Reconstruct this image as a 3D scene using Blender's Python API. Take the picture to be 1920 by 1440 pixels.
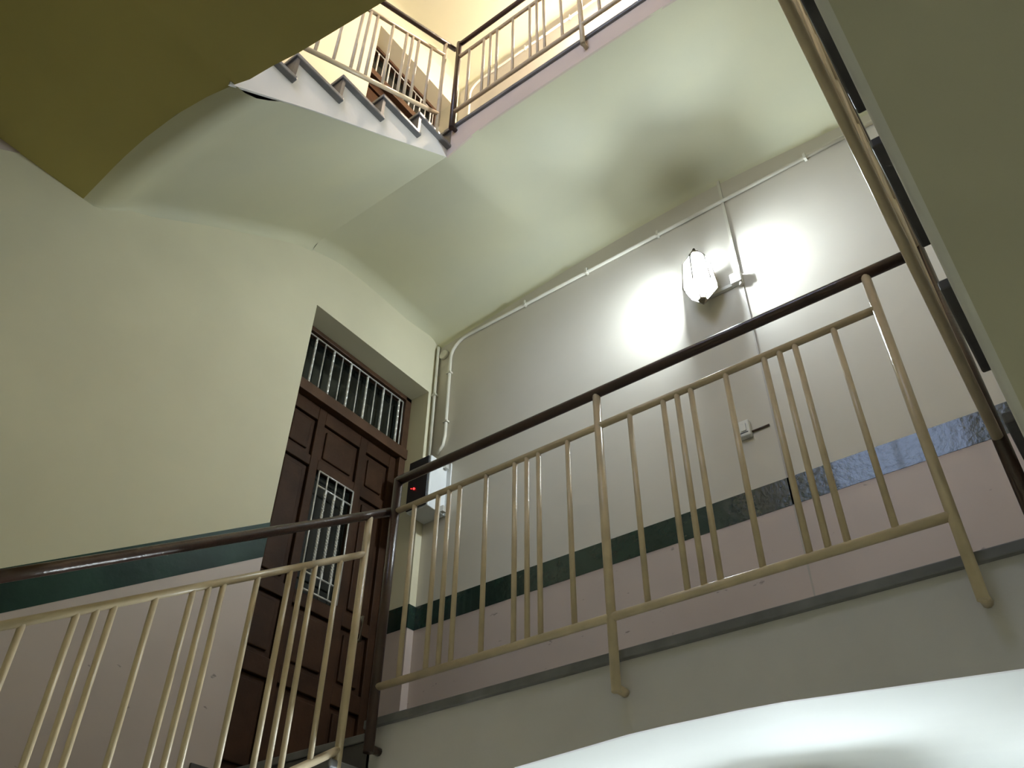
import bpy, bmesh, math
from mathutils import Vector, Matrix, Euler

for o in list(bpy.data.objects):
    bpy.data.objects.remove(o, do_unlink=True)
C = bpy.context.scene.collection
S = bpy.context.scene

# ------------------------------------------------------------------ camera
cam_d = bpy.data.cameras.new('camera')
cam = bpy.data.objects.new('camera', cam_d)
C.objects.link(cam)
cam_d.sensor_fit = 'HORIZONTAL'
cam_d.sensor_width = 36.0
cam_d.lens = 1631.3 / 1920 * 36.0
cam_d.clip_start = 0.02
_r, _p, _y = math.radians(.713), math.radians(39.995), math.radians(-37.324)
fwd = Vector((math.sin(_y) * math.cos(_p), math.cos(_y) * math.cos(_p), math.sin(_p)))
right = Vector((math.cos(_y), -math.sin(_y), 0))
up = right.cross(fwd)
r2 = right * math.cos(_r) + up * math.sin(_r)
u2 = -right * math.sin(_r) + up * math.cos(_r)
M = Matrix((r2, u2, -fwd)).transposed().to_4x4()
cam.matrix_world = M
S.camera = cam

# ------------------------------------------------------------------ world, exposure
w = bpy.data.worlds.new('world')
S.world = w
w.use_nodes = True
w.node_tree.nodes['Background'].inputs[0].default_value = (0.55, 0.68, 1.0, 1)
w.node_tree.nodes['Background'].inputs[1].default_value = 7.0
S.view_settings.view_transform = 'Standard'
S.view_settings.look = 'None'
S.view_settings.gamma = 1
S.view_settings.use_curve_mapping = False
S.view_settings.exposure = 0.0
MAIN_LAMP = 2100.0      # bulb emission of the lantern in view
LOWER_LAMP = 3400.0     # lantern one floor below
UPPER_LAMP = 9500.0     # lantern one floor above

# ------------------------------------------------------------------ main dimensions (metres)
XL, YB, XR, YF = -3.37, 3.5, 1.13, -0.45      # stairwell walls
ZF, H = 1.04, 3.64                            # floor of the middle landing, storey height
XS = -2.225                                   # well face of the left flight
BOT, TOP = ZF - H, 11.2


# ------------------------------------------------------------------ materials
def mat(name, col, rough=0.8, bump=0.0, scale=8.0, var=0.06, metal=0.0, coat=0.0, spec=0.5, col2=None, detail=5):
    m = bpy.data.materials.new(name)
    m.use_nodes = True
    nt = m.node_tree
    b = nt.nodes['Principled BSDF']
    b.inputs['Roughness'].default_value = rough
    b.inputs['Metallic'].default_value = metal
    b.inputs['Coat Weight'].default_value = coat
    b.inputs['Specular IOR Level'].default_value = spec
    tc = nt.nodes.new('ShaderNodeTexCoord')
    n = nt.nodes.new('ShaderNodeTexNoise')
    n.inputs['Scale'].default_value = scale
    n.inputs['Detail'].default_value = detail
    nt.links.new(tc.outputs['Object'], n.inputs['Vector'])
    r = nt.nodes.new('ShaderNodeValToRGB')
    r.color_ramp.elements[0].position = 0.32
    r.color_ramp.elements[1].position = 0.68
    a = tuple(c * (1 - var) for c in col) + (1,)
    c2 = (tuple(col2) if col2 else tuple(min(1, c * (1 + var)) for c in col)) + (1,)
    r.color_ramp.elements[0].color = a
    r.color_ramp.elements[1].color = c2
    nt.links.new(n.outputs['Fac'], r.inputs['Fac'])
    nt.links.new(r.outputs['Color'], b.inputs['Base Color'])
    if bump:
        n2 = nt.nodes.new('ShaderNodeTexNoise')
        n2.inputs['Scale'].default_value = scale * 7
        n2.inputs['Detail'].default_value = 6
        nt.links.new(tc.outputs['Object'], n2.inputs['Vector'])
        bp = nt.nodes.new('ShaderNodeBump')
        bp.inputs['Strength'].default_value = bump
        bp.inputs['Distance'].default_value = 0.01
        nt.links.new(n2.outputs['Fac'], bp.inputs['Height'])
        nt.links.new(bp.outputs['Normal'], b.inputs['Normal'])
    return m


def scuffs(m, col, scale, thr):
    """sparse dark rub marks on painted plaster"""
    nt = m.node_tree
    b = nt.nodes['Principled BSDF']
    src = b.inputs['Base Color'].links[0].from_socket
    tc = nt.nodes.new('ShaderNodeTexCoord')
    mp = nt.nodes.new('ShaderNodeMapping')
    mp.inputs['Scale'].default_value = (1, 1, 2.6)
    n = nt.nodes.new('ShaderNodeTexNoise')
    n.inputs['Scale'].default_value = scale
    n.inputs['Detail'].default_value = 3
    mr = nt.nodes.new('ShaderNodeMapRange')
    mr.inputs['From Min'].default_value = thr
    mr.inputs['From Max'].default_value = thr + .04
    mr.inputs['To Max'].default_value = .6
    mx = nt.nodes.new('ShaderNodeMix')
    mx.data_type = 'RGBA'
    nt.links.new(tc.outputs['Object'], mp.inputs[0])
    nt.links.new(mp.outputs[0], n.inputs['Vector'])
    nt.links.new(n.outputs['Fac'], mr.inputs['Value'])
    nt.links.new(mr.outputs[0], mx.inputs['Factor'])
    nt.links.new(src, mx.inputs[6])
    mx.inputs[7].default_value = col + (1,)
    nt.links.new(mx.outputs[2], b.inputs['Base Color'])


def emit(name, col, strength):
    m = bpy.data.materials.new(name)
    m.use_nodes = True
    nt = m.node_tree
    nt.nodes.remove(nt.nodes['Principled BSDF'])
    e = nt.nodes.new('ShaderNodeEmission')
    e.inputs[0].default_value = col + (1,)
    e.inputs[1].default_value = strength
    nt.links.new(e.outputs[0], nt.nodes['Material Output'].inputs[0])
    return m


PLASTER = mat('cream_plaster', (0.66, 0.62, 0.455), 0.75, 0.12, 1.6, 0.045)
PLASTER_B = mat('back_wall_plaster', (0.59, 0.55, 0.475), 0.7, 0.12, 1.6, 0.04)
SOFFIT = mat('soffit_plaster', (0.60, 0.595, 0.455), 0.8, 0.10, 1.3, 0.06, col2=(0.63, 0.61, 0.43))
SOFFIT_F = mat('shaded_front_soffit_plaster', (0.46, 0.395, 0.14), 0.85, 0.1, 1.3, 0.06)  # soffit plaster with the shade under the front flight in its colour
SOFFIT_R = mat('shaded_right_soffit_plaster', (0.50, 0.48, 0.37), 0.85, 0.1, 1.3, 0.05)  # darker soffit copy, carries the shade under the right flight
FASCIA_L = mat('white_stringer_lit_arris', (0.66, 0.65, 0.62), 0.8, 0.15, 3.0, 0.05)  # white stringers; also lightens the right arris as if lamplit
FASCIA_WARM = mat('warm_lit_fascia_plaster', (0.60, 0.50, 0.43), 0.8, 0.15, 3.0, 0.05)  # fascia plaster tinted for the upper lamp's warm spill
SOFFIT_LIT = mat('lamplit_soffit_plaster', (0.66, 0.67, 0.65), 0.8, 0.10, 1.3, 0.04)  # soffit copy whitened for the lower lantern's light
FASCIA = mat('grey_plaster', (0.60, 0.58, 0.58), 0.8, 0.15, 3.0, 0.05)
DADO = mat('pinkish_dado_paint', (0.51, 0.425, 0.385), 0.5, 0.08, 2.5, 0.05)
scuffs(DADO, (0.10, 0.08, 0.07), 11.0, 0.715)
BAND = mat('dark_green_band_paint', (0.012, 0.030, 0.022), 0.22, 0.25, 5.0, 0.3, coat=0.3)
BAND_L = mat('dull_green_band_paint', (0.014, 0.040, 0.028), 0.4, 0.2, 3.0, 0.35, spec=.10)
MARBLE = mat('grey_marble', (0.16, 0.16, 0.165), 0.35, 0.05, 9.0, 0.25)
MARBLE_D = mat('dark_riser_marble', (0.075, 0.07, 0.07), 0.4, 0.05, 9.0, 0.25)
CREAM = mat('cream_metal_paint', (0.60, 0.49, 0.33), 0.32, 0.12, 14.0, 0.10)
BROWN = mat('dark_brown_metal_paint', (0.055, 0.030, 0.022), 0.28, 0.15, 14.0, 0.2)
DOORWOOD = mat('dark_stained_door_wood', (0.040, 0.018, 0.008), 0.55, 0.2, 6.0, 0.3, spec=.12)
DOORFRAME = mat('brown_door_frame_wood', (0.065, 0.033, 0.017), 0.5, 0.2, 6.0, 0.25, spec=.2)
IRON = mat('silver_painted_iron', (0.55, 0.54, 0.50), 0.35, 0.0, 20, 0.1, metal=0.3)
DARKGLASS = mat('unlit_room_door_glass', (0.010, 0.012, 0.010), 0.12, 0.0, 4, 0.2)  # glass coloured near black for the unlit room behind
WHITEPL = mat('white_plastic', (0.70, 0.69, 0.64), 0.4, 0.0, 10, 0.03)
CONDUIT = mat('painted_conduit', (0.66, 0.63, 0.54), 0.4, 0.0, 10, 0.05)
STRIP = mat('grey_trunking_side', (0.42, 0.38, 0.34), 0.6, 0.0, 10, 0.05)
BOXWHITE = mat('white_metal_box', (0.72, 0.74, 0.75), 0.35, 0.0, 10, 0.03)
BOXSHADE = mat('shaded_meter_front', (0.03, 0.03, 0.035), 0.3, 0.0, 10, 0.1)  # shadow on the white box front, put in as dark colour
BRASS = mat('dull_brass', (0.20, 0.17, 0.12), 0.3, 0.0, 20, 0.1, metal=0.8)
SLOT = mat('dark_slot', (0.03, 0.03, 0.03), 0.5)
RED = emit('red_indicator_light', (1.0, 0.02, 0.02), 6.0)
TERRAZZO = mat('terrazzo_floor', (0.30, 0.29, 0.27), 0.4, 0.03, 60.0, 0.3)


def pane_mat(name, c, lo, hi):
    m = bpy.data.materials.new(name)
    m.use_nodes = True
    nt = m.node_tree
    nt.nodes.remove(nt.nodes['Principled BSDF'])
    t = nt.nodes.new('ShaderNodeBsdfTransparent')
    l = nt.nodes.new('ShaderNodeBsdfTranslucent')
    l.inputs[0].default_value = (c, c * 1.02, c * 1.05, 1)
    n = nt.nodes.new('ShaderNodeTexNoise')
    n.inputs['Scale'].default_value = 30
    mx = nt.nodes.new('ShaderNodeMixShader')
    mp = nt.nodes.new('ShaderNodeMapRange')
    mp.inputs['To Min'].default_value = lo
    mp.inputs['To Max'].default_value = hi
    nt.links.new(n.outputs['Fac'], mp.inputs['Value'])
    nt.links.new(mp.outputs[0], mx.inputs[0])
    nt.links.new(t.outputs[0], mx.inputs[1])
    nt.links.new(l.outputs[0], mx.inputs[2])
    nt.links.new(mx.outputs[0], nt.nodes['Material Output'].inputs[0])
    return m


PANE = pane_mat('frosted_lantern_glass', .9, .30, .45)
ROOFPANE = pane_mat('milky_lantern_roof_glass', .30, .85, .95)


# ------------------------------------------------------------------ helpers
def obj(name, bm, m, parent=None, smooth=False, bevel=0.0):
    me = bpy.data.meshes.new(name)
    bm.normal_update()
    bm.to_mesh(me)
    bm.free()
    me.materials.append(m)
    if smooth:
        for p in me.polygons:
            p.use_smooth = True
    o = bpy.data.objects.new(name, me)
    C.objects.link(o)
    if parent:
        o.parent = parent
        o.matrix_parent_inverse = Matrix.Translation(-Vector(parent.location))
    if bevel:
        b = o.modifiers.new('bevel', 'BEVEL')
        b.width = bevel
        b.segments = 2
        b.limit_method = 'ANGLE'
    return o


def thing(name, label, cat, loc=(0, 0, 0), group=None):
    o = bpy.data.objects.new(name, None)
    C.objects.link(o)
    o.location = loc
    o.empty_display_size = 0.1
    o['label'] = label
    o['category'] = cat
    if group:
        o['group'] = group
    return o


def tag(o, label, cat, group=None):
    o['label'] = label
    o['category'] = cat
    if group:
        o['group'] = group
    return o


def struct(o, label=None, cat=None):
    o['kind'] = 'structure'
    if label:
        o['label'] = label
        o['category'] = cat or 'wall'
    return o


def box(bm, x0, x1, y0, y1, z0, z1):
    v = [bm.verts.new((x, y, z)) for z in (z0, z1) for y in (y0, y1) for x in (x0, x1)]
    for f in ((0, 2, 3, 1), (4, 5, 7, 6), (0, 1, 5, 4), (2, 6, 7, 3), (0, 4, 6, 2), (1, 3, 7, 5)):
        bm.faces.new([v[i] for i in f])
    return bm


def B(*a):
    return box(bmesh.new(), *a)


def tube(bm, pts, r, n=12, closed_ends=True):
    """tube along a polyline"""
    pts = [Vector(p) for p in pts]
    rings = []
    ref = None
    for i, p in enumerate(pts):
        if i == 0:
            d = (pts[1] - p).normalized()
        elif i == len(pts) - 1:
            d = (p - pts[i - 1]).normalized()
        else:
            d = ((pts[i + 1] - p).normalized() + (p - pts[i - 1]).normalized()).normalized()
        if ref is None:
            ref = Vector((0, 0, 1)) if abs(d.z) < 0.9 else Vector((1, 0, 0))
        a = d.cross(ref).normalized()
        b = d.cross(a).normalized()
        k = 1.0
        if 0 < i < len(pts) - 1:
            c = (pts[i + 1] - p).normalized().dot((p - pts[i - 1]).normalized())
            k = 1.0 / max(0.75, math.sqrt((1 + c) / 2))
        rr = r[i] if isinstance(r, (list, tuple)) else r
        rings.append([bm.verts.new(p + (a * math.cos(t) + b * math.sin(t)) * rr * k)
                      for t in [2 * math.pi * j / n for j in range(n)]])
    for i in range(len(rings) - 1):
        for j in range(n):
            f = bm.faces.new((rings[i][j], rings[i][(j + 1) % n], rings[i + 1][(j + 1) % n], rings[i + 1][j]))
            f.smooth = True
    if closed_ends:
        bm.faces.new(rings[0][::-1])
        bm.faces.new(rings[-1])
    bmesh.ops.recalc_face_normals(bm, faces=bm.faces)
    return bm


def T(pts, r, n=12):
    return tube(bmesh.new(), pts, r, n)


def arc(c, r, a0, a1, plane='xz', n=6):
    out = []
    for i in range(n + 1):
        t = math.radians(a0 + (a1 - a0) * i / n)
        if plane == 'xz':
            out.append((c[0] + r * math.cos(t), c[1], c[2] + r * math.sin(t)))
    return out


def twisted(bm, p0, p1, w, turns):
    """square bar twisted about its own vertical axis"""
    n = max(8, int(turns * 8))
    rings = []
    p0, p1 = Vector(p0), Vector(p1)
    for i in range(n + 1):
        f = i / n
        p = p0.lerp(p1, f)
        a = 2 * math.pi * turns * min(1, max(0, (f - .06) / .88))
        rings.append([bm.verts.new(p + Vector((math.cos(a + k * math.pi / 2 + math.pi / 4), math.sin(a + k * math.pi / 2 + math.pi / 4), 0)) * w * .707) for k in range(4)])
    for i in range(n):
        for j in range(4):
            bm.faces.new((rings[i][j], rings[i][(j + 1) % 4], rings[i + 1][(j + 1) % 4], rings[i + 1][j]))
    bm.faces.new(rings[0][::-1])
    bm.faces.new(rings[-1])
    return bm


def lerp_tab(tab, x):
    if x <= tab[0][0]:
        return tab[0][1]
    for (a, za), (b, zb) in zip(tab, tab[1:]):
        if x <= b:
            return za + (zb - za) * (x - a) / (b - a)
    return tab[-1][1]


def smooth_tab(tab, x, h=0.12):
    return sum(lerp_tab(tab, x + k * h / 4) * wt for k, wt in ((-4, 1), (-3, 2), (-2, 3), (-1, 4), (0, 5), (1, 4), (2, 3), (3, 2), (4, 1))) / 25


def prism(bm, poly, axis, a0, a1):
    """extrude a 2-D outline; axis 'x': poly=(y,z); axis 'y': poly=(x,z)"""
    def P(u, v, a):
        return (a, u, v) if axis == 'x' else (u, a, v)
    A = [bm.verts.new(P(u, v, a0)) for u, v in poly]
    Bv = [bm.verts.new(P(u, v, a1)) for u, v in poly]
    bm.faces.new(A)
    bm.faces.new(Bv[::-1])
    for i in range(len(poly)):
        j = (i + 1) % len(poly)
        bm.faces.new((A[i], Bv[i], Bv[j], A[j]))
    bmesh.ops.recalc_face_normals(bm, faces=bm.faces)
    return bm


# ------------------------------------------------------------------ walls
def wall_with_openings(x0, x1, ylo, yhi, zlo, zhi, ops):
    """wall in the YZ plane with rectangular openings stacked over each other (y0,y1,z0,z1)"""
    bm = bmesh.new()
    y0, y1 = ops[0][0], ops[0][1]
    z = zlo
    for (a, b, c, d) in ops:
        box(bm, x0, x1, ylo, yhi, z, c)
        box(bm, x0, x1, ylo, a, c, d)
        box(bm, x0, x1, b, yhi, c, d)
        z = d
    box(bm, x0, x1, ylo, yhi, z, zhi)
    return bm


DOOR_Y = (2.366, 3.444)
DOORS = [(DOOR_Y[0], DOOR_Y[1], ZF, 3.93), (2.40, 3.40, ZF + H, 7.53)]
wl = struct(obj('wall_left', wall_with_openings(XL - 0.30, XL, YF - .3, YB, BOT, TOP, DOORS), PLASTER),
            'cream plastered wall on the left holding the dark wooden door', 'wall')
wb = struct(obj('wall_back', B(XL - .3, XR + .3, YB, YB + .3, BOT, TOP), PLASTER_B),
            'cream plastered wall behind the landing carrying the lit lantern', 'wall')
wr = struct(obj('wall_right', B(XR, XR + .3, YF - .3, YB, BOT, TOP), PLASTER))
WX0, WX1, WZ0, WZ1 = -1.82, -.50, 4.05, 6.45      # stairwell window behind the viewer, above
bm = bmesh.new()
box(bm, XL, XR, YF - .3, YF, BOT, WZ0)
box(bm, XL, XR, YF - .3, YF, WZ1, TOP)
box(bm, XL, WX0, YF - .3, YF, WZ0, WZ1)
box(bm, WX1, XR, YF - .3, YF, WZ0, WZ1)
wf = struct(obj('wall_front', bm, PLASTER))
win = struct(thing('window_1', 'tall two-leaf window in the wall behind the viewer', 'window', ((WX0 + WX1) / 2, YF, WZ0)))
bm = bmesh.new()
for a, b, c, d in ((WX0, WX0 + .05, WZ0, WZ1), (WX1 - .05, WX1, WZ0, WZ1), (WX0, WX1, WZ0, WZ0 + .05), (WX0, WX1, WZ1 - .05, WZ1), (-1.19, -1.13, WZ0, WZ1)):
    box(bm, a, b, YF - .20, YF - .14, c, d)
obj('window_frame', bm, WHITEPL, win)
obj('window_sill', B(WX0 + .002, WX1 - .002, YF - .14, YF + .03, WZ0, WZ0 + .03), MARBLE, win)
lp = bpy.data.lights.new('sky_portal', 'AREA')
lp.shape = 'RECTANGLE'
lp.size, lp.size_y = WX1 - WX0, WZ1 - WZ0
lp.cycles.is_portal = True
lpo = bpy.data.objects.new('sky_portal', lp)
C.objects.link(lpo)
lpo.location = ((WX0 + WX1) / 2, YF - .22, (WZ0 + WZ1) / 2)
lpo.rotation_euler = (math.radians(90), 0, 0)
struct(obj('floor', B(XL - .3, XR + .3, YF - .3, YB + .3, BOT - .2, BOT), TERRAZZO))
struct(obj('ceiling', B(XL - .3, XR + .3, YF - .3, YB + .3, TOP, TOP + .2), SOFFIT))

E_ = 0.004
for k in (0, 1, -1):
    z0 = ZF + k * H
    obj('painted_dado', B(XL + E_, XR, YB - E_, YB + .01, z0, z0 + 1.115), DADO, wb)
    obj('painted_band', B(XL + E_, XR, YB - .006, YB + .01, z0 + 1.115, z0 + 1.262), BAND, wb)
jz = ZF
obj('painted_dado', B(XL - .162, XL + E_, 3.444 - E_, 3.5, jz, jz + 1.115), DADO, wl)
obj('painted_band', B(XL - .162, XL + .006, 3.444 - .006, 3.5, jz + 1.115, jz + 1.262), BAND, wl)
# left wall: band and dado climb with the stairs and stop at the door
for k in (0, 1):
    dz = k * H
    s = 0.662
    yd, zb, zt = DOORS[k][0], 2.135 + dz, 2.335 + dz
    ya = 0.0
    lo = lambda y, z: (y, z - s * (yd - y))
    obj('painted_band', prism(bmesh.new(), [lo(ya, zb), lo(yd, zb), lo(yd, zt), lo(ya, zt)], 'x', XL - .01, XL + .006), BAND_L, wl)
    obj('painted_dado', prism(bmesh.new(), [lo(ya, zb - 1.10), (2.228, ZF - .03 + dz), (yd, ZF - .03 + dz), lo(yd, zb), lo(ya, zb)], 'x', XL - .01, XL + E_), DADO, wl)


# ------------------------------------------------------------------ doors
def make_door(n, y0, y1, z0, z1, label):
    XD = XL - 0.18
    t = struct(thing('door_%d' % n, label, 'door', (XD, (y0 + y1) / 2, z0)))
    fw = 0.055
    zt = z0 + 2.36                      # underside of the transom rail
    zt2 = z0 + 2.44
    fr = bmesh.new()
    box(fr, XD - .08, XD + .02, y0, y0 + fw, z0, z1)
    box(fr, XD - .08, XD + .02, y1 - fw, y1, z0, z1)
    box(fr, XD - .08, XD + .02, y0, y1, z1 - .035, z1)
    box(fr, XD - .08, XD + .035, y0, y1, zt, zt2)
    obj('door_frame', fr, DOORFRAME, t, bevel=.004)
    a, b = y0 + fw, y1 - fw
    W = b - a
    # transom light
    obj('transom_pane', B(XD - .05, XD - .045, a, b, zt2, z1 - .035), DARKGLASS, t)
    ya, yb_, za, zb = a + .01, b - .01, zt2 + .012, z1 - .05
    g = bmesh.new()
    r = .006
    for p, q in (((ya, za), (yb_, za)), ((ya, zb), (yb_, zb)), ((ya, za), (ya, zb)), ((yb_, za), (yb_, zb))):
        tube(g, [(XD, p[0], p[1]), (XD, q[0], q[1])], r, 6)
    gr = obj('transom_grille', g, IRON, t)
    for i in range(12):
        y = ya + (yb_ - ya) * (i + .5) / 12
        if i % 2:
            obj('grille_bar', twisted(bmesh.new(), (XD, y, za), (XD, y, zb), .013, 7), IRON, gr)
        else:
            obj('grille_bar', T([(XD, y, za), (XD, y, zb)], .0055, 6), IRON, gr)
    # leaf with recessed panels
    xs0, xs1 = XD - .06, XD - .015
    leaf = bmesh.new()
    cols = [(a, a + .055), (a + .27, a + .33), (b - .33, b - .27), (b - .055, b)]
    for c in cols:
        box(leaf, xs0, xs1, c[0], c[1], z0, zt)
    ph = [z0, z0 + .16, z0 + .62, z0 + .72, z0 + 1.06, z0 + 1.14, z0 + 1.92, z0 + 1.99, z0 + 2.26, zt]
    spans = [(cols[0][1], cols[1][0]), (cols[1][1], cols[2][0]), (cols[2][1], cols[3][0])]
    for y_a, y_b in spans:
        for i in range(0, len(ph) - 1, 2):
            if i + 1 < len(ph):
                box(leaf, xs0, xs1 - .001, y_a, y_b, ph[i], ph[i + 1])
    obj('door_leaf', leaf, DOORWOOD, t, bevel=.004)
    for si, (y_a, y_b) in enumerate(spans):
        for i in range(1, len(ph) - 1, 2):
            q0, q1 = ph[i], ph[i + 1]
            if si == 1 and i == 5:
                continue
            p = bmesh.new()
            box(p, xs0 + .005, xs1 - .022, y_a, y_b, q0, q1)
            m_ = min(.035, (q1 - q0) * .25)
            box(p, xs0 + .006, xs1 - .008, y_a + m_, y_b - m_, q0 + m_, q1 - m_)
            obj('door_panel', p, DOORWOOD, t, bevel=.006)
    # window with grille in the middle column
    y_a, y_b = spans[1]
    q0, q1 = ph[5], ph[6]
    obj('door_pane', B(xs0 + .01, xs0 + .014, y_a, y_b, q0, q1), DARKGLASS, t)
    g = bmesh.new()
    xg = XD - .002
    ya, yb_, za, zb = y_a + .012, y_b - .012, q0 + .012, q1 - .012
    h1 = zb - .10
    h0 = za + .10
    for p, q in (((ya, za), (yb_, za)), ((ya, zb), (yb_, zb)), ((ya, za), (ya, zb)), ((yb_, za), (yb_, zb)), ((ya, h1), (yb_, h1)), ((ya, h0), (yb_, h0))):
        tube(g, [(xg, p[0], p[1]), (xg, q[0], q[1])], .006, 6)
    gg = obj('window_grille', g, IRON, t)
    for i in range(3):
        y = ya + (yb_ - ya) * (i + 1) / 4
        bb = bmesh.new()
        tube(bb, [(xg, y, h1), (xg, y, zb)], .0055, 6)
        tube(bb, [(xg, y, za), (xg, y, h0)], .0055, 6)
        twisted(bb, (xg, y, h0), (xg, y, h1), .014, 8)
        obj('grille_bar', bb, IRON, gg)
    # pull handle and lock on the closing side
    hb = bmesh.new()
    tube(hb, [(xs1, b - .16, z0 + 1.0), (XD + .03, b - .16, z0 + 1.0), (XD + .03, b - .16, z0 + 1.14), (xs1, b - .16, z0 + 1.14)], .008, 8)
    obj('door_handle', hb, BRASS, t)
    # threshold
    obj('threshold', B(XL - .30, XL + .0, y0, y1, z0 - .02, z0 + .012), MARBLE, t)
    # black backing standing in for the unlit room
    obj('unlit_room_backing', B(XL - .32, XL - .29, y0 - .05, y1 + .05, z0, z1 + .05), SLOT, t)
    return t


make_door(1, *DOORS[0], 'dark stained panelled wooden door with barred transom beside the middle landing')
make_door(2, *DOORS[1], 'brown wooden door with barred transom on the warmly lit upper landing')

# ------------------------------------------------------------------ soffit shapes
BACK = [(-3.37, 4.455), (-2.77, 4.52), (-2.33, 4.575), (-2.03, 4.605), (-1.46, 4.635), (-1.06, 4.635), (-.64, 4.61), (-.25, 4.57), (.3, 4.51), (1.13, 4.45)]
WALLP = [(.88, 3.46), (1.097, 3.64), (1.524, 3.955), (2.10, 4.34), (2.465, 4.47), (2.79, 4.485), (3.13, 4.47), (3.5, 4.455)]
WELLP = [(.885, 3.39), (1.287, 3.705), (1.746, 4.035), (2.009, 4.23), (2.24, 4.395)]
FRONT1 = [(-2.225, 4.40), (-1.97, 4.475), (-1.4, 4.487), (-.77, 4.483), (-.2, 4.45), (1.13, 4.40)]
FRONT0 = [(-2.225, 4.385), (-1.62, 4.421), (-1.185, 4.445), (-.81, 4.441), (-.22, 4.395), (1.13, 4.36)]
EDGE = [(-3.37, .880, 3.47), (-3.05, .863, 3.50), (-2.85, .858, 3.50), (-2.6, .862, 3.478), (-2.4, .882, 3.455), (-2.25, .905, 3.43), (-2.1, .905, 3.33), (-1.9, .885, 3.20), (-1.69, .866, 3.05), (-1.15, .815, 2.72), (-.6, .79, 2.36), (-.03, .76, 1.93)]


def edge_y(x):
    return lerp_tab([(a, b) for a, b, c in EDGE], x)


def edge_z(x):
    return lerp_tab([(a, c) for a, b, c in EDGE], x)


def cove(d, r=.12):
    """drop of a rounded plaster corner at distance d from the wall"""
    if d >= r:
        return 0.0
    return .75 * (r - math.sqrt(max(0, r * r - (r - d) ** 2)))


def ease(t):
    return t * t * (3 - 2 * t) * .6 + t * .4


def grid(fn, xs, ys):
    bm = bmesh.new()
    V = [[bm.verts.new((x, y_(x) if callable(y_) else y_, 0)) for y_ in ys] for x in xs]
    for row in V:
        for v in row:
            v.co.z = fn(v.co.x, v.co.y)
    for i in range(len(xs) - 1):
        for j in range(len(ys) - 1):
            f = bm.faces.new((V[i][j], V[i][j + 1], V[i + 1][j + 1], V[i + 1][j]))
            f.smooth = True
    return bm


def lin(a, b, n):
    return [a + (b - a) * i / n for i in range(n + 1)]


def landing_soffit(front, yf, dz, name, parent):
    def back(x):
        return smooth_tab(BACK, x, .35) if XL + .35 < x < XR - .35 else lerp_tab(BACK, x)

    def fn(x, y):
        t = (y - yf) / (YB - yf)
        e = ease(t)
        if x >= XS:
            return dz + lerp_tab(front, x) * (1 - e) + back(x) * e - cove(YB - y)
        u = (x - XL) / (XS - XL)
        south = lerp_tab(WALLP, yf) * (1 - u) + lerp_tab(front, XS) * u
        north = back(x)
        west = smooth_tab(WALLP, y, .1)
        east = lerp_tab(front, XS) * (1 - e) + back(XS) * e
        c = [lerp_tab(WALLP, yf), lerp_tab(front, XS), lerp_tab(BACK, XL), back(XS)]
        z = south * (1 - t) + north * t + west * (1 - u) + east * u \
            - (c[0] * (1 - u) * (1 - t) + c[1] * u * (1 - t) + c[2] * (1 - u) * t + c[3] * u * t)
        return dz + z - cove(YB - y) - cove(x - XL, .07) * min(1, (YB - y) * 3)
    xs = lin(XL, XS, 22) + lin(XS, XR, 36)[1:]
    return obj(name, grid(fn, xs, lin(yf, YB - .12, 14) + [YB - .12 * c for c in (.75, .5, .3, .15, .05, 0)]), SOFFIT_LIT if front is FRONT0 else SOFFIT, parent)


def flight_soffit(front, yf, dz, parent, off=0.0):
    def fn(x, y):
        u = (x - XL) / (XS - XL)
        y0 = edge_y(x)
        t = (y - y0) / (yf - y0)
        yy = .885 + t * (yf - .885)
        wz = smooth_tab(WALLP, yy, .1) if t < .9 else lerp_tab(WALLP, yy)
        ez = lerp_tab(WELLP[:-1] + [(yf, lerp_tab(front, XS))], yy)
        z = wz * (1 - u) + ez * u
        if t < .15:
            f = t / .15
            z = edge_z(x) * (1 - f) + z * f
        return z + dz - cove(x - XL, .09) * min(1, t * 4)
    ys = []
    for i in range(25):
        t = i / 24
        ys.append(lambda x, t=t: edge_y(x) * (1 - t) + yf * t)
    return obj('soffit', grid(fn, [XL + .09 * c for c in (0, .06, .18, .35, .55, .78)] + lin(XL + .09, XS, 12), ys), SOFFIT, parent)


# ------------------------------------------------------------------ landings
def make_landing(k, front, yf, label, name='landing'):
    z0 = ZF + k * H
    dz = (k - 1) * H
    t = thing(name, label, 'landing', (-1.1, yf, z0))
    # the slab body: fascia strip with the soffit profile as its lower edge
    xs = lin(XS, XR, 30)
    poly = [(x, lerp_tab(front, x) + dz) for x in xs] + [(XR, z0 - .03), (XS, z0 - .03)]
    obj('fascia', prism(bmesh.new(), poly, 'y', yf, yf + .012), FASCIA if k == 0 else FASCIA_WARM, t)
    obj('marble_edge', B(XS - .03, XR, yf - .016, YB, z0 - .03, z0), MARBLE, t, bevel=.004)
    obj('marble_floor', B(XL, XS - .03, 2.228, YB, z0 - .03, z0), MARBLE, t, bevel=.004)
    landing_soffit(front, yf, dz, 'soffit', t)
    return t


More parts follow.
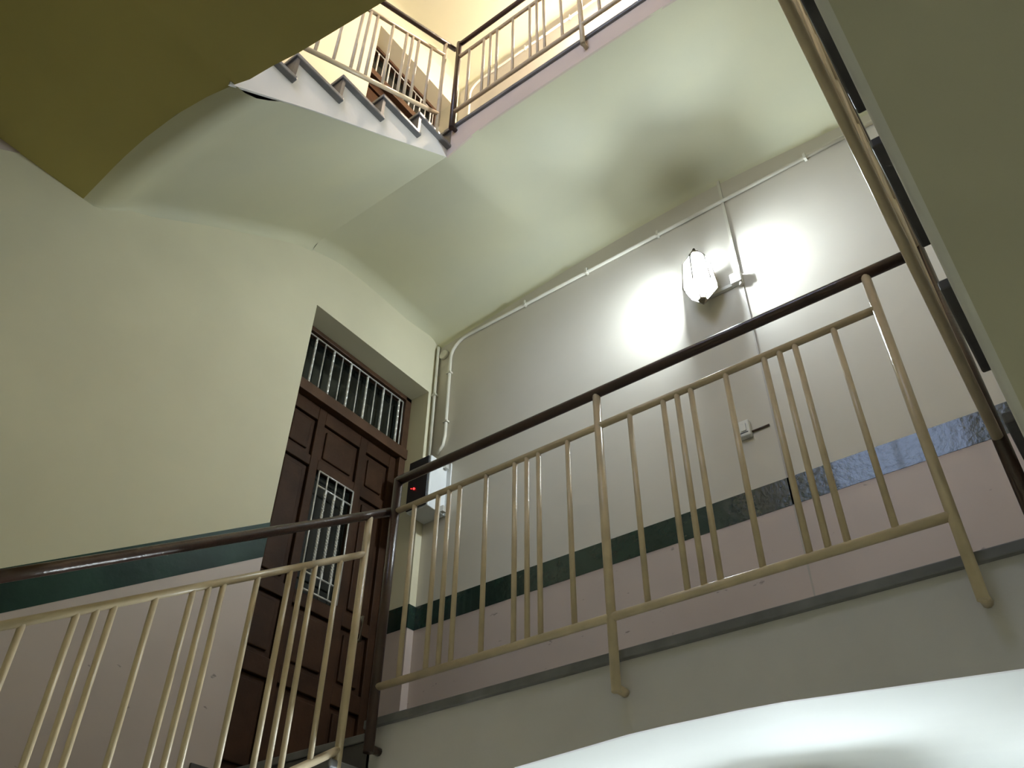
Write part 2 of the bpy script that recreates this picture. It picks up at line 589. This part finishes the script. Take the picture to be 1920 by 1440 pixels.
make_landing(0, FRONT0, 2.15, 'middle landing with grey marble edge, plain plaster fascia and brightly lit arched underside')
make_landing(1, FRONT1, 2.24, 'upper landing slab with edge tinted for warm lamplight and pale vaulted underside above the lantern')
up2 = thing('upper_ceiling_vault', 'tan vaulted ceiling above the warmly lit upper landing', 'ceiling', (-1.1, 2.3, 8.1))
up2['kind'] = 'structure'
landing_soffit(FRONT1, 2.24, 3.50, 'vault_soffit', up2)
flight_soffit(FRONT1, 2.24, 3.50, up2)
xs = lin(XS, XR, 20)
obj('fascia', prism(bmesh.new(), [(x, lerp_tab(FRONT1, x) + 3.5) for x in xs] + [(XR, 8.4), (XS, 8.4)], 'y', 2.24, 2.252), FASCIA, up2)


# ------------------------------------------------------------------ left flights (climb to the landing along the left wall)
def left_flight(k, front, yf, label):
    z0 = ZF + k * H
    dz = (k - 1) * H
    t = thing('stair_flight', label, 'stairs', (-2.8, 1.5, z0 - 1.1))
    rise, going = 0.178, 0.277
    n = 6
    # noses: counted down from the landing edge
    noses = [(2.228 - going * i, z0 - rise * i) for i in range(0, n)]     # (y of nose, top z)
    for i in range(1, n):
        yn, zt = noses[i]
        y_end = noses[i - 1][0] + .040
        tr = B(XL, XS + .032, yn, y_end, zt - .030, zt)
        obj('tread', tr, MARBLE, t, bevel=.006)
    for i in range(0, n):
        yn, zt = noses[i]
        yr = yn + .010
        obj('riser', B(XL, XS + .024, yr, yr + .02, zt - rise, zt - .030), MARBLE_D, t)
    # stringer: saw-tooth top, soffit profile below
    poly = [(yf, z0 - .03)]
    for i in range(0, n):
        yn, zt = noses[i]
        poly += [(min(yn + .022, yf), zt - .03), (min(yn + .022, yf), zt - rise - .03)]
    poly.append((.885, noses[-1][1] - rise - .03))
    prof = [(y, lerp_tab(WELLP[:-1] + [(yf, lerp_tab(front, XS))], y) + dz) for y in lin(.885, yf, 16)]
    pts = []
    for p in poly + prof:
        if not pts or (abs(p[0] - pts[-1][0]) > 1e-5 or abs(p[1] - pts[-1][1]) > 1e-5):
            pts.append(p)
    obj('stringer', prism(bmesh.new(), pts, 'x', XS - .012, XS), FASCIA_L, t)
    flight_soffit(front, yf, dz, t)
    return t


left_flight(0, FRONT0, 2.15, 'marble stair flight rising along the left wall to the middle landing')
left_flight(1, FRONT1, 2.24, 'flight with grey marble treads and white sawtooth side under the upper left railing')


# ------------------------------------------------------------------ front flights with their quarter landings
def front_flight(dz, label, cam_side=False):
    t = thing('front_stair_flight', label, 'stairs', (-1.2, .2, 2.6 + dz))
    xs = [a for a, b, c in EDGE]
    xs2 = []
    for a, b in zip(xs, xs[1:]):
        xs2 += lin(a, b, 4)[:-1]
    xs2.append(xs[-1])
    ys = [(lambda x, t_=t_: edge_y(x) * (1 - t_) + YF * t_) for t_ in lin(0, 1, 6)]
    bm = grid(lambda x, y: edge_z(x) + dz, xs2, ys)
    bmesh.ops.reverse_faces(bm, faces=bm.faces)
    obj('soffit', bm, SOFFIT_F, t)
    # quarter landing at the top (left) and bottom (right)
    zt, zb = 3.612 + dz, 2.11 + dz
    obj('upper_quarter_landing', B(XL, XS + .03, YF, .86, zt - .03, zt), MARBLE, t)
    obj('lower_quarter_landing', B(-.05, XR, YF, .88, zb - .15, zb), MARBLE, t)
    n = 8
    rise = (zt - zb) / n
    going = (-.05 - (XS + .03)) / (n - 1)
    for i in range(1, n):
        x1 = -.05 - going * (i - 1)
        z = zb + rise * i
        obj('tread', B(x1 - going - .01, x1 + .02, YF, edge_y(x1) - .01, z - .02, z), MARBLE, t)
    for i in range(1, n + 1):
        x1 = -.05 - going * (i - 1)
        z = zb + rise * (i - 1)
        obj('riser', B(x1 - .02, x1, YF, edge_y(x1) - .03, z, z + rise - .03), MARBLE_D, t)
    # stringer facing the well, following the edge
    sb = bmesh.new()
    def topz(x):
        return min(zt - .03, max(zb, zb + (-.05 - x) / going * rise + .02))
    prev = None
    for x in xs2:
        if x < XS:
            continue
        y = edge_y(x)
        v = (sb.verts.new((x, y, edge_z(x) + dz)), sb.verts.new((x, y, topz(x))))
        if prev:
            sb.faces.new((prev[0], v[0], v[1], prev[1]))
        prev = v
    obj('stringer', sb, FASCIA, t)
    return t


front_flight(0, 'shadowed underside of the flight crossing overhead at the top left')
front_flight(-H, 'short marble flight below the camera leading up to the left')


# ------------------------------------------------------------------ right flight (climbs from the landing toward the viewer)
def right_flight(k, label):
    z0 = ZF + k * H
    t = thing('stair_flight', label, 'stairs', (.55, 1.4, z0 + .4))
    rise, going = .178, .2945
    X0 = -.032
    noses = [(2.225 - going * i, z0 + rise * (i + 1)) for i in range(5)]
    for i, (yn, zt) in enumerate(noses):
        yb = noses[i + 1][0] - .0 if i < 4 else .885
        obj('tread', B(X0 - .024, XR, yb - .045 if i < 4 else yb, yn, zt - .03, zt), MARBLE_D, t, bevel=.005)
    for i, (yn, zt) in enumerate(noses):
        obj('riser', B(X0 - .002, XR, yn - .04, yn - .018, zt - rise, zt - .03), MARBLE, t)
    zq = 2.11 + k * H
    obj('riser', B(X0 - .016, XR, .86, .88, noses[-1][1], zq - .03), MARBLE, t)

    def sof(y):
        return 1.218 + (2.21 - y) * .608 - .36 - max(0, y - 1.9) * .4 + k * H
    poly = []
    for i, (yn, zt) in enumerate(noses):
        if i == 0:
            poly.append((yn - .05, z0 - .03))
        poly.append((yn - .05, zt - .03))
        yb = noses[i + 1][0] - .05 if i < 4 else .88
        poly.append((yb, zt - .03))
    ys = lin(.88, 2.15, 24)
    c = .022
    poly2 = poly + [(y, sof(y) + c) for y in ys] + [(2.15, z0 - .03)]
    obj('stringer', prism(bmesh.new(), poly2, 'x', X0, X0 + .02), FASCIA_L, t)
    # rounded lower arris, coloured paler for lamplight on it, and the soffit
    cols = []
    for a in lin(0, 90, 5):
        a = math.radians(a)
        cols.append((X0 + c - c * math.cos(a), c - c * math.sin(a)))
    for nm, cc, mm in (('arris', cols, FASCIA_L), ('soffit', [cols[-1], (.3, 0), (.7, 0), (XR, 0)], SOFFIT_R)):
        bm = bmesh.new()
        V = [[bm.verts.new((x, y, sof(y) + h)) for y in ys] for x, h in cc]
        for i in range(len(V) - 1):
            for j in range(len(ys) - 1):
                f = bm.faces.new((V[i][j], V[i][j + 1], V[i + 1][j + 1], V[i + 1][j]))
                f.smooth = True
        obj(nm, bm, mm, t)
    return t


right_flight(0, 'flight on the right seen from below, dark tread ends above its plain shade-toned soffit')


# ------------------------------------------------------------------ railings
def bracket(p, d, r=.0135):
    """short elbow that ties the foot of a post back to the masonry"""
    p = Vector(p)
    d = Vector(d)
    return T([p, p + d], r, 10)


def railing(label, axis, fixed, hand, top, bot, posts, bals, newels, foot, fdir, ends, group=None, hand_ext=None, r_h=.019, loc=None):
    """axis 'x' or 'y'; hand/top/bot: functions u->z; ends: (u0,u1) of the handrail; hand_ext: ends of the two thin rails"""
    def P(u, z, off=0):
        return (u, fixed + off, z) if axis == 'x' else (fixed + off, u, z)
    u0, u1 = ends
    m0, m1 = hand_ext or ends
    t = thing('stair_railing', label, 'railing', P((u0 + u1) / 2, bot((u0 + u1) / 2)))
    obj('handrail', T([P(u, hand(u)) for u in lin(u0, u1, 8)], r_h, 14), BROWN, t)
    obj('top_rail', T([P(m0, top(m0)), P(m1, top(m1))], .0125, 12), CREAM, t)
    obj('bottom_rail', T([P(m0, bot(m0)), P(m1, bot(m1))], .0135, 12), CREAM, t)
    for u in bals:
        obj('baluster', T([P(u, bot(u)), P(u, top(u))], .0095, 10), CREAM, t)
    for u in posts:
        q = obj('post', T([P(u, foot(u)), P(u, hand(u) - .012)], .0145, 12), CREAM, t)
        z = foot(u) + .012
        obj('bracket', bracket(P(u, z), fdir), CREAM, q)
    for u, zt, zb in newels:
        q = obj('newel_post', T([P(u, zb), P(u, zt)], .0185, 14), BROWN, t)
        obj('bracket', bracket(P(u, zb + .015), fdir, .014), BROWN, q)
    return t


BX = [-2.074, -1.952, -1.896, -1.842, -1.715, -1.583, -1.529, -1.477, -1.351,
      -1.096, -.967, -.915, -.864, -.739, -.607, -.556, -.505, -.382]
railing('cream metal landing railing with dark handrail in front of the lantern wall', 'x', 2.10,
        lambda u: 1.983, lambda u: 1.835, lambda u: 1.127, [-1.221, -.247], BX,
        [(-2.18, 1.99, .91), (-.085, 2.14, .91)], lambda u: .905, (0, .055, 0), (-2.18, -.085), hand_ext=(-2.18, -.247))
railing('railing with brown handrail along the edge of the warmly lit upper landing', 'x', 2.20,
        lambda u: 5.580, lambda u: 5.415, lambda u: 4.765, [-1.212, -.24], [b + .01 for b in BX],
        [(-2.165, 5.60, 4.60), (-.085, 5.6, 4.56)], lambda u: 4.555, (0, .045, 0), (-2.165, -.085), hand_ext=(-2.165, -.24), r_h=.017)
railing('cream sloping railing with dark handrail at lower left in front of the door', 'y', -2.205,
        lambda u: 1.852 - .643 * (2.11 - u), lambda u: 1.603 - .6205 * (1.985 - u), lambda u: .902 - .615 * (2.0 - u),
        [1.992, .79], [1.879, 1.771, 1.723, 1.670, 1.548, 1.430, 1.382, 1.333, 1.223, 1.112, 1.067, 1.019, .897],
        [], lambda u: .73 - .64 * (1.992 - u), (-.02, 0, -.0), (.74, 2.10), hand_ext=(.79, 1.992), r_h=.0175)
railing('sloping railing above the white sawtooth stair side at the top of the well', 'y', -2.20,
        lambda u: 5.500 + .600 * (u - 2.105), lambda u: 5.345 + .64 * (u - 2.10), lambda u: 4.652 + .642 * (u - 2.084),
        [2.108, .905], [1.984, 1.872, 1.819, 1.770, 1.656, 1.534, 1.481, 1.433, 1.322, 1.209, 1.16, 1.11, 1.0],
        [], lambda u: 4.47 + .64 * (u - 2.1), (-.025, 0, 0), (.86, 2.20), hand_ext=(.905, 2.108), r_h=.017)
railing('railing seen edge on beside the right flight, rising toward the viewer', 'y', -.088,
        lambda u: 2.13 + .61 * (2.1 - u), lambda u: 1.98 + .61 * (2.1 - u), lambda u: 1.275 + .61 * (2.1 - u),
        [.90], [1.95, 1.84, 1.79, 1.74, 1.62, 1.50, 1.45, 1.40, 1.28, 1.16, 1.11, 1.06],
        [(.80, 2.95, 1.85)], lambda u: 1.05 + .61 * (2.1 - u), (.05, 0, 0), (.80, 2.10), hand_ext=(.80, 2.085), r_h=.014)


# ------------------------------------------------------------------ lanterns
def lantern(x, z, power, col, label, bulbname):
    yc = YB - .125
    t = thing('wall_lantern', label, 'lamp', (x, YB, z))
    N = 6
    def hexring(r, zz, rot=0):
        return [Vector((x + r * math.cos(math.radians(60 * i + 30 + rot)), yc + r * math.sin(math.radians(60 * i + 30 + rot)), zz)) for i in range(N)]
    rc, rt, rb = .032, .078, .098                  # roof rim, shoulder, widest ring
    zc_, zt, zb = z + .155, z + .085, z - .125
    crown, top, bot = hexring(rc, zc_), hexring(rt, zt), hexring(rb, zb)
    tip = Vector((x, yc, zb - .095))
    low = [tip + (v - Vector((x, yc, zb))) * .26 for v in bot]
    # backplate and arm
    obj('wall_plate', B(x - .030, x + .030, YB - .016, YB, z - .02, z + .19), BRASS, t, bevel=.004)
    obj('arm', T([(x, YB - .01, z + .165), (x, YB - .06, z + .20), (x, yc, z + .205), (x, yc, z + .165)], .007, 8), BRASS, t)
    fr = bmesh.new()
    for i in range(N):
        j = (i + 1) % N
        tube(fr, [crown[i], top[i]], .0035, 6)
        tube(fr, [top[i], bot[i]], .0045, 6)
        tube(fr, [top[i], top[j]], .0035, 6)
        tube(fr, [bot[i], bot[j]], .0035, 6)
    obj('frame', fr, BRASS, t)
    fr = bmesh.new()
    for i in range(N):
        tube(fr, [bot[i], low[i]], .0035, 6)
    obj('lower_ribs', fr, BRASS, t)
    # glass panes: roof, body and lower cone
    for A_, B_ in ((crown, top), (top, bot), (bot, low)):
        for i in range(N):
            j = (i + 1) % N
            bm = bmesh.new()
            bm.faces.new([bm.verts.new(v) for v in (A_[i], A_[j], B_[j], B_[i])])
            if A_ is not crown and i in (0, 1):
                obj('light_blocking_pane', bm, WHITEPL, t)  # opaque rear panes added to keep direct light off the wall
            else:
                obj('glass_pane', bm, ROOFPANE if A_ is crown else PANE, t)

    def lathe(rr, nm):
        cp = bmesh.new()
        vs = [[cp.verts.new(v) for v in hexring(a_, b_)] for a_, b_ in rr]
        for a_, b_ in zip(vs, vs[1:]):
            for i in range(N):
                cp.faces.new((a_[i], a_[(i + 1) % N], b_[(i + 1) % N], b_[i]))
        cp.faces.new(vs[-1])
        cp.faces.new(vs[0][::-1])
        obj(nm, cp, BRASS, t)
    lathe([(.030, zc_ - .004), (.036, zc_), (.034, zc_ + .010), (.014, zc_ + .022), (.010, zc_ + .034)], 'cap')
    lathe([(.006, tip.z - .030), (.026, tip.z - .008), (.028, tip.z + .004), (.014, tip.z + .012)], 'finial')
    obj('socket', T([(x, yc, zc_), (x, yc, zc_ - .05)], .014, 10), BRASS, t)
    bb = bmesh.new()
    zz = zc_ - .05
    tube(bb, [(x, yc, zz), (x, yc, zz - .012), (x, yc, zz - .03), (x, yc, zz - .12), (x, yc, zz - .145), (x, yc, zz - .155)],
         [.014, .022, .027, .027, .018, .006], 14)
    obj('bulb', bb, emit(bulbname, col, power), t, smooth=True)
    return t


lantern(-1.232, 3.73, MAIN_LAMP, (0.83, 0.94, 1.0), 'glowing white hexagonal lantern on the wall of the middle landing', 'bulb_daylight')
lantern(-1.235, 3.745 - H, LOWER_LAMP, (0.83, 0.94, 1.0), 'hexagonal lantern one floor down, lighting the underside of the middle landing', 'bulb_daylight_lower')
lantern(-1.235, 3.745 + 3.50, UPPER_LAMP, (1.0, 0.81, 0.64), 'warm white hexagonal lantern on the wall of the upper landing', 'bulb_warm')


# ------------------------------------------------------------------ conduits, boxes, switch
def conduit(dz, label, top=0.0):
    zc = 4.362 + dz
    t = thing('cable_conduit', label, 'conduit', (-1.5, YB, zc))
    y = YB - .014
    path = [(-3.285, y, 3.375 + dz), (-3.235, y, 3.43 + dz), (-3.222, y, 3.50 + dz), (-3.222, y, 4.20 + dz)]
    path += [(-3.222 + .15 * (1 - math.cos(math.radians(a))), y, 4.20 + dz + .15 * math.sin(math.radians(a))) for a in (15, 30, 45, 60, 75, 90)]
    path += [(XR - .02, y, zc + .004)]
    obj('pipe', T(path, .0125, 10), CONDUIT, t)
    for x in (-2.55, -2.035, -1.49, -.496, .35):
        obj('clip', B(x - .008, x + .008, YB - .030, YB, zc - .024, zc + .022), CONDUIT, t, bevel=.002)
    for z in (3.62, 4.06):
        obj('clip', B(-3.222 - .019, -3.222 + .019, YB - .028, YB, z + dz - .008, z + dz + .008), CONDUIT, t, bevel=.002)
    return t


conduit(0, 'long cream cable conduit crossing the lantern wall and bending down in the corner')
conduit(3.47, 'cable conduit high on the warmly lit upper landing wall')

t = thing('corner_conduit', 'short vertical grey conduit in the corner beside the door', 'conduit', (-3.345, YB, 3.4))
obj('pipe', T([(-3.345, YB - .018, 3.26), (-3.345, YB - .018, 4.33), (-3.35, YB - .012, 4.37), (-3.362, YB - .008, 4.385)], .013, 10), CONDUIT, t)
obj('clip', B(-3.365, -3.325, YB - .034, YB, 3.9, 3.918), CONDUIT, t)
o = obj('junction_cover', T([(-3.292, YB, 4.275), (-3.292, YB - .018, 4.275), (-3.292, YB - .022, 4.275)], [.040, .040, .034], 20), CONDUIT)
tag(o, 'round cream junction cover between the two conduits in the corner', 'junction box')

# flat trunking running down the wall behind the lantern
t = thing('cable_trunking', 'thin vertical trunking running down the wall to the right of the lantern', 'trunking', (-1.035, YB, 1.7))
obj('upper_strip', B(-1.045, -1.027, YB - .012, YB, 3.70, 4.56), CONDUIT, t)
obj('lower_strip', B(-1.035, -1.027, YB - .006, YB, ZF + .01, 3.62), STRIP, t)
o = thing('trunking_box', 'small white junction box at the lower right of the glowing lantern', 'junction box', (-1.05, YB, 3.64))
obj('cover', B(-1.085, -1.02, YB - .040, YB, 3.622, 3.695), WHITEPL, o, bevel=.004)
obj('side_duct', B(-1.235, -1.085, YB - .022, YB, 3.622, 3.645), WHITEPL, o, bevel=.002)
obj('cable_gland', T([(-1.032, YB - .018, 3.622), (-1.032, YB - .018, 3.600)], .012, 8), STRIP, o)

s = thing('light_switch', 'small white switch with a dark horizontal cable on the landing wall', 'switch', (-1.180, YB, 2.64))
obj('switch_body', B(-1.215, -1.150, YB - .035, YB, 2.595, 2.690), WHITEPL, s, bevel=.006)
obj('rocker', B(-1.198, -1.166, YB - .041, YB - .034, 2.622, 2.668), WHITEPL, s, bevel=.003)
obj('slot', B(-1.206, -1.160, YB - .0365, YB - .034, 2.612, 2.617), SLOT, s)
obj('side_cable', T([(-1.150, YB - .006, 2.625), (-1.058, YB - .006, 2.627)], .006, 8), BROWN, s)

# meter box in the corner
m = thing('meter_box', 'white metal meter box with shade-darkened front and red light in the corner by the door', 'electric meter', (-3.28, YB, 3.05))
obj('case', B(-3.362, -3.185, 3.335, YB, 2.865, 3.245), BOXWHITE, m, bevel=.006)
obj('front_shade', B(-3.360, -3.195, 3.322, 3.335, 2.875, 3.238), BOXSHADE, m, bevel=.003)  # dark sheet painting the shadowed front of the white case
obj('flange', B(-3.186, -3.150, YB - .010, YB, 2.86, 3.25), BOXWHITE, m, bevel=.002)
obj('hinge', B(-3.186, -3.160, YB - .05, YB - .02, 3.20, 3.245), IRON, m)
obj('hinge', B(-3.186, -3.160, YB - .05, YB - .02, 2.875, 2.915), IRON, m)
obj('indicator_light', T([(-3.30, 3.322, 3.02), (-3.30, 3.316, 3.02)], .007, 10), RED, m)
obj('indicator_light', T([(-3.325, 3.322, 3.03), (-3.325, 3.319, 3.03)], .003, 8), RED, m)

# ------------------------------------------------------------------ marble skirting along the lower left flight
for i in range(0, 5):
    yn, zt = 2.228 - .277 * i, ZF - .178 * i
    obj('skirting_block', B(XL, XL + .015, yn - .277 if i else yn, yn if i else 2.36, zt - .19, zt + .07) if i == 0 else B(XL, XL + .015, yn, yn + .277, zt - .19, zt + .07), MARBLE_D, wl)
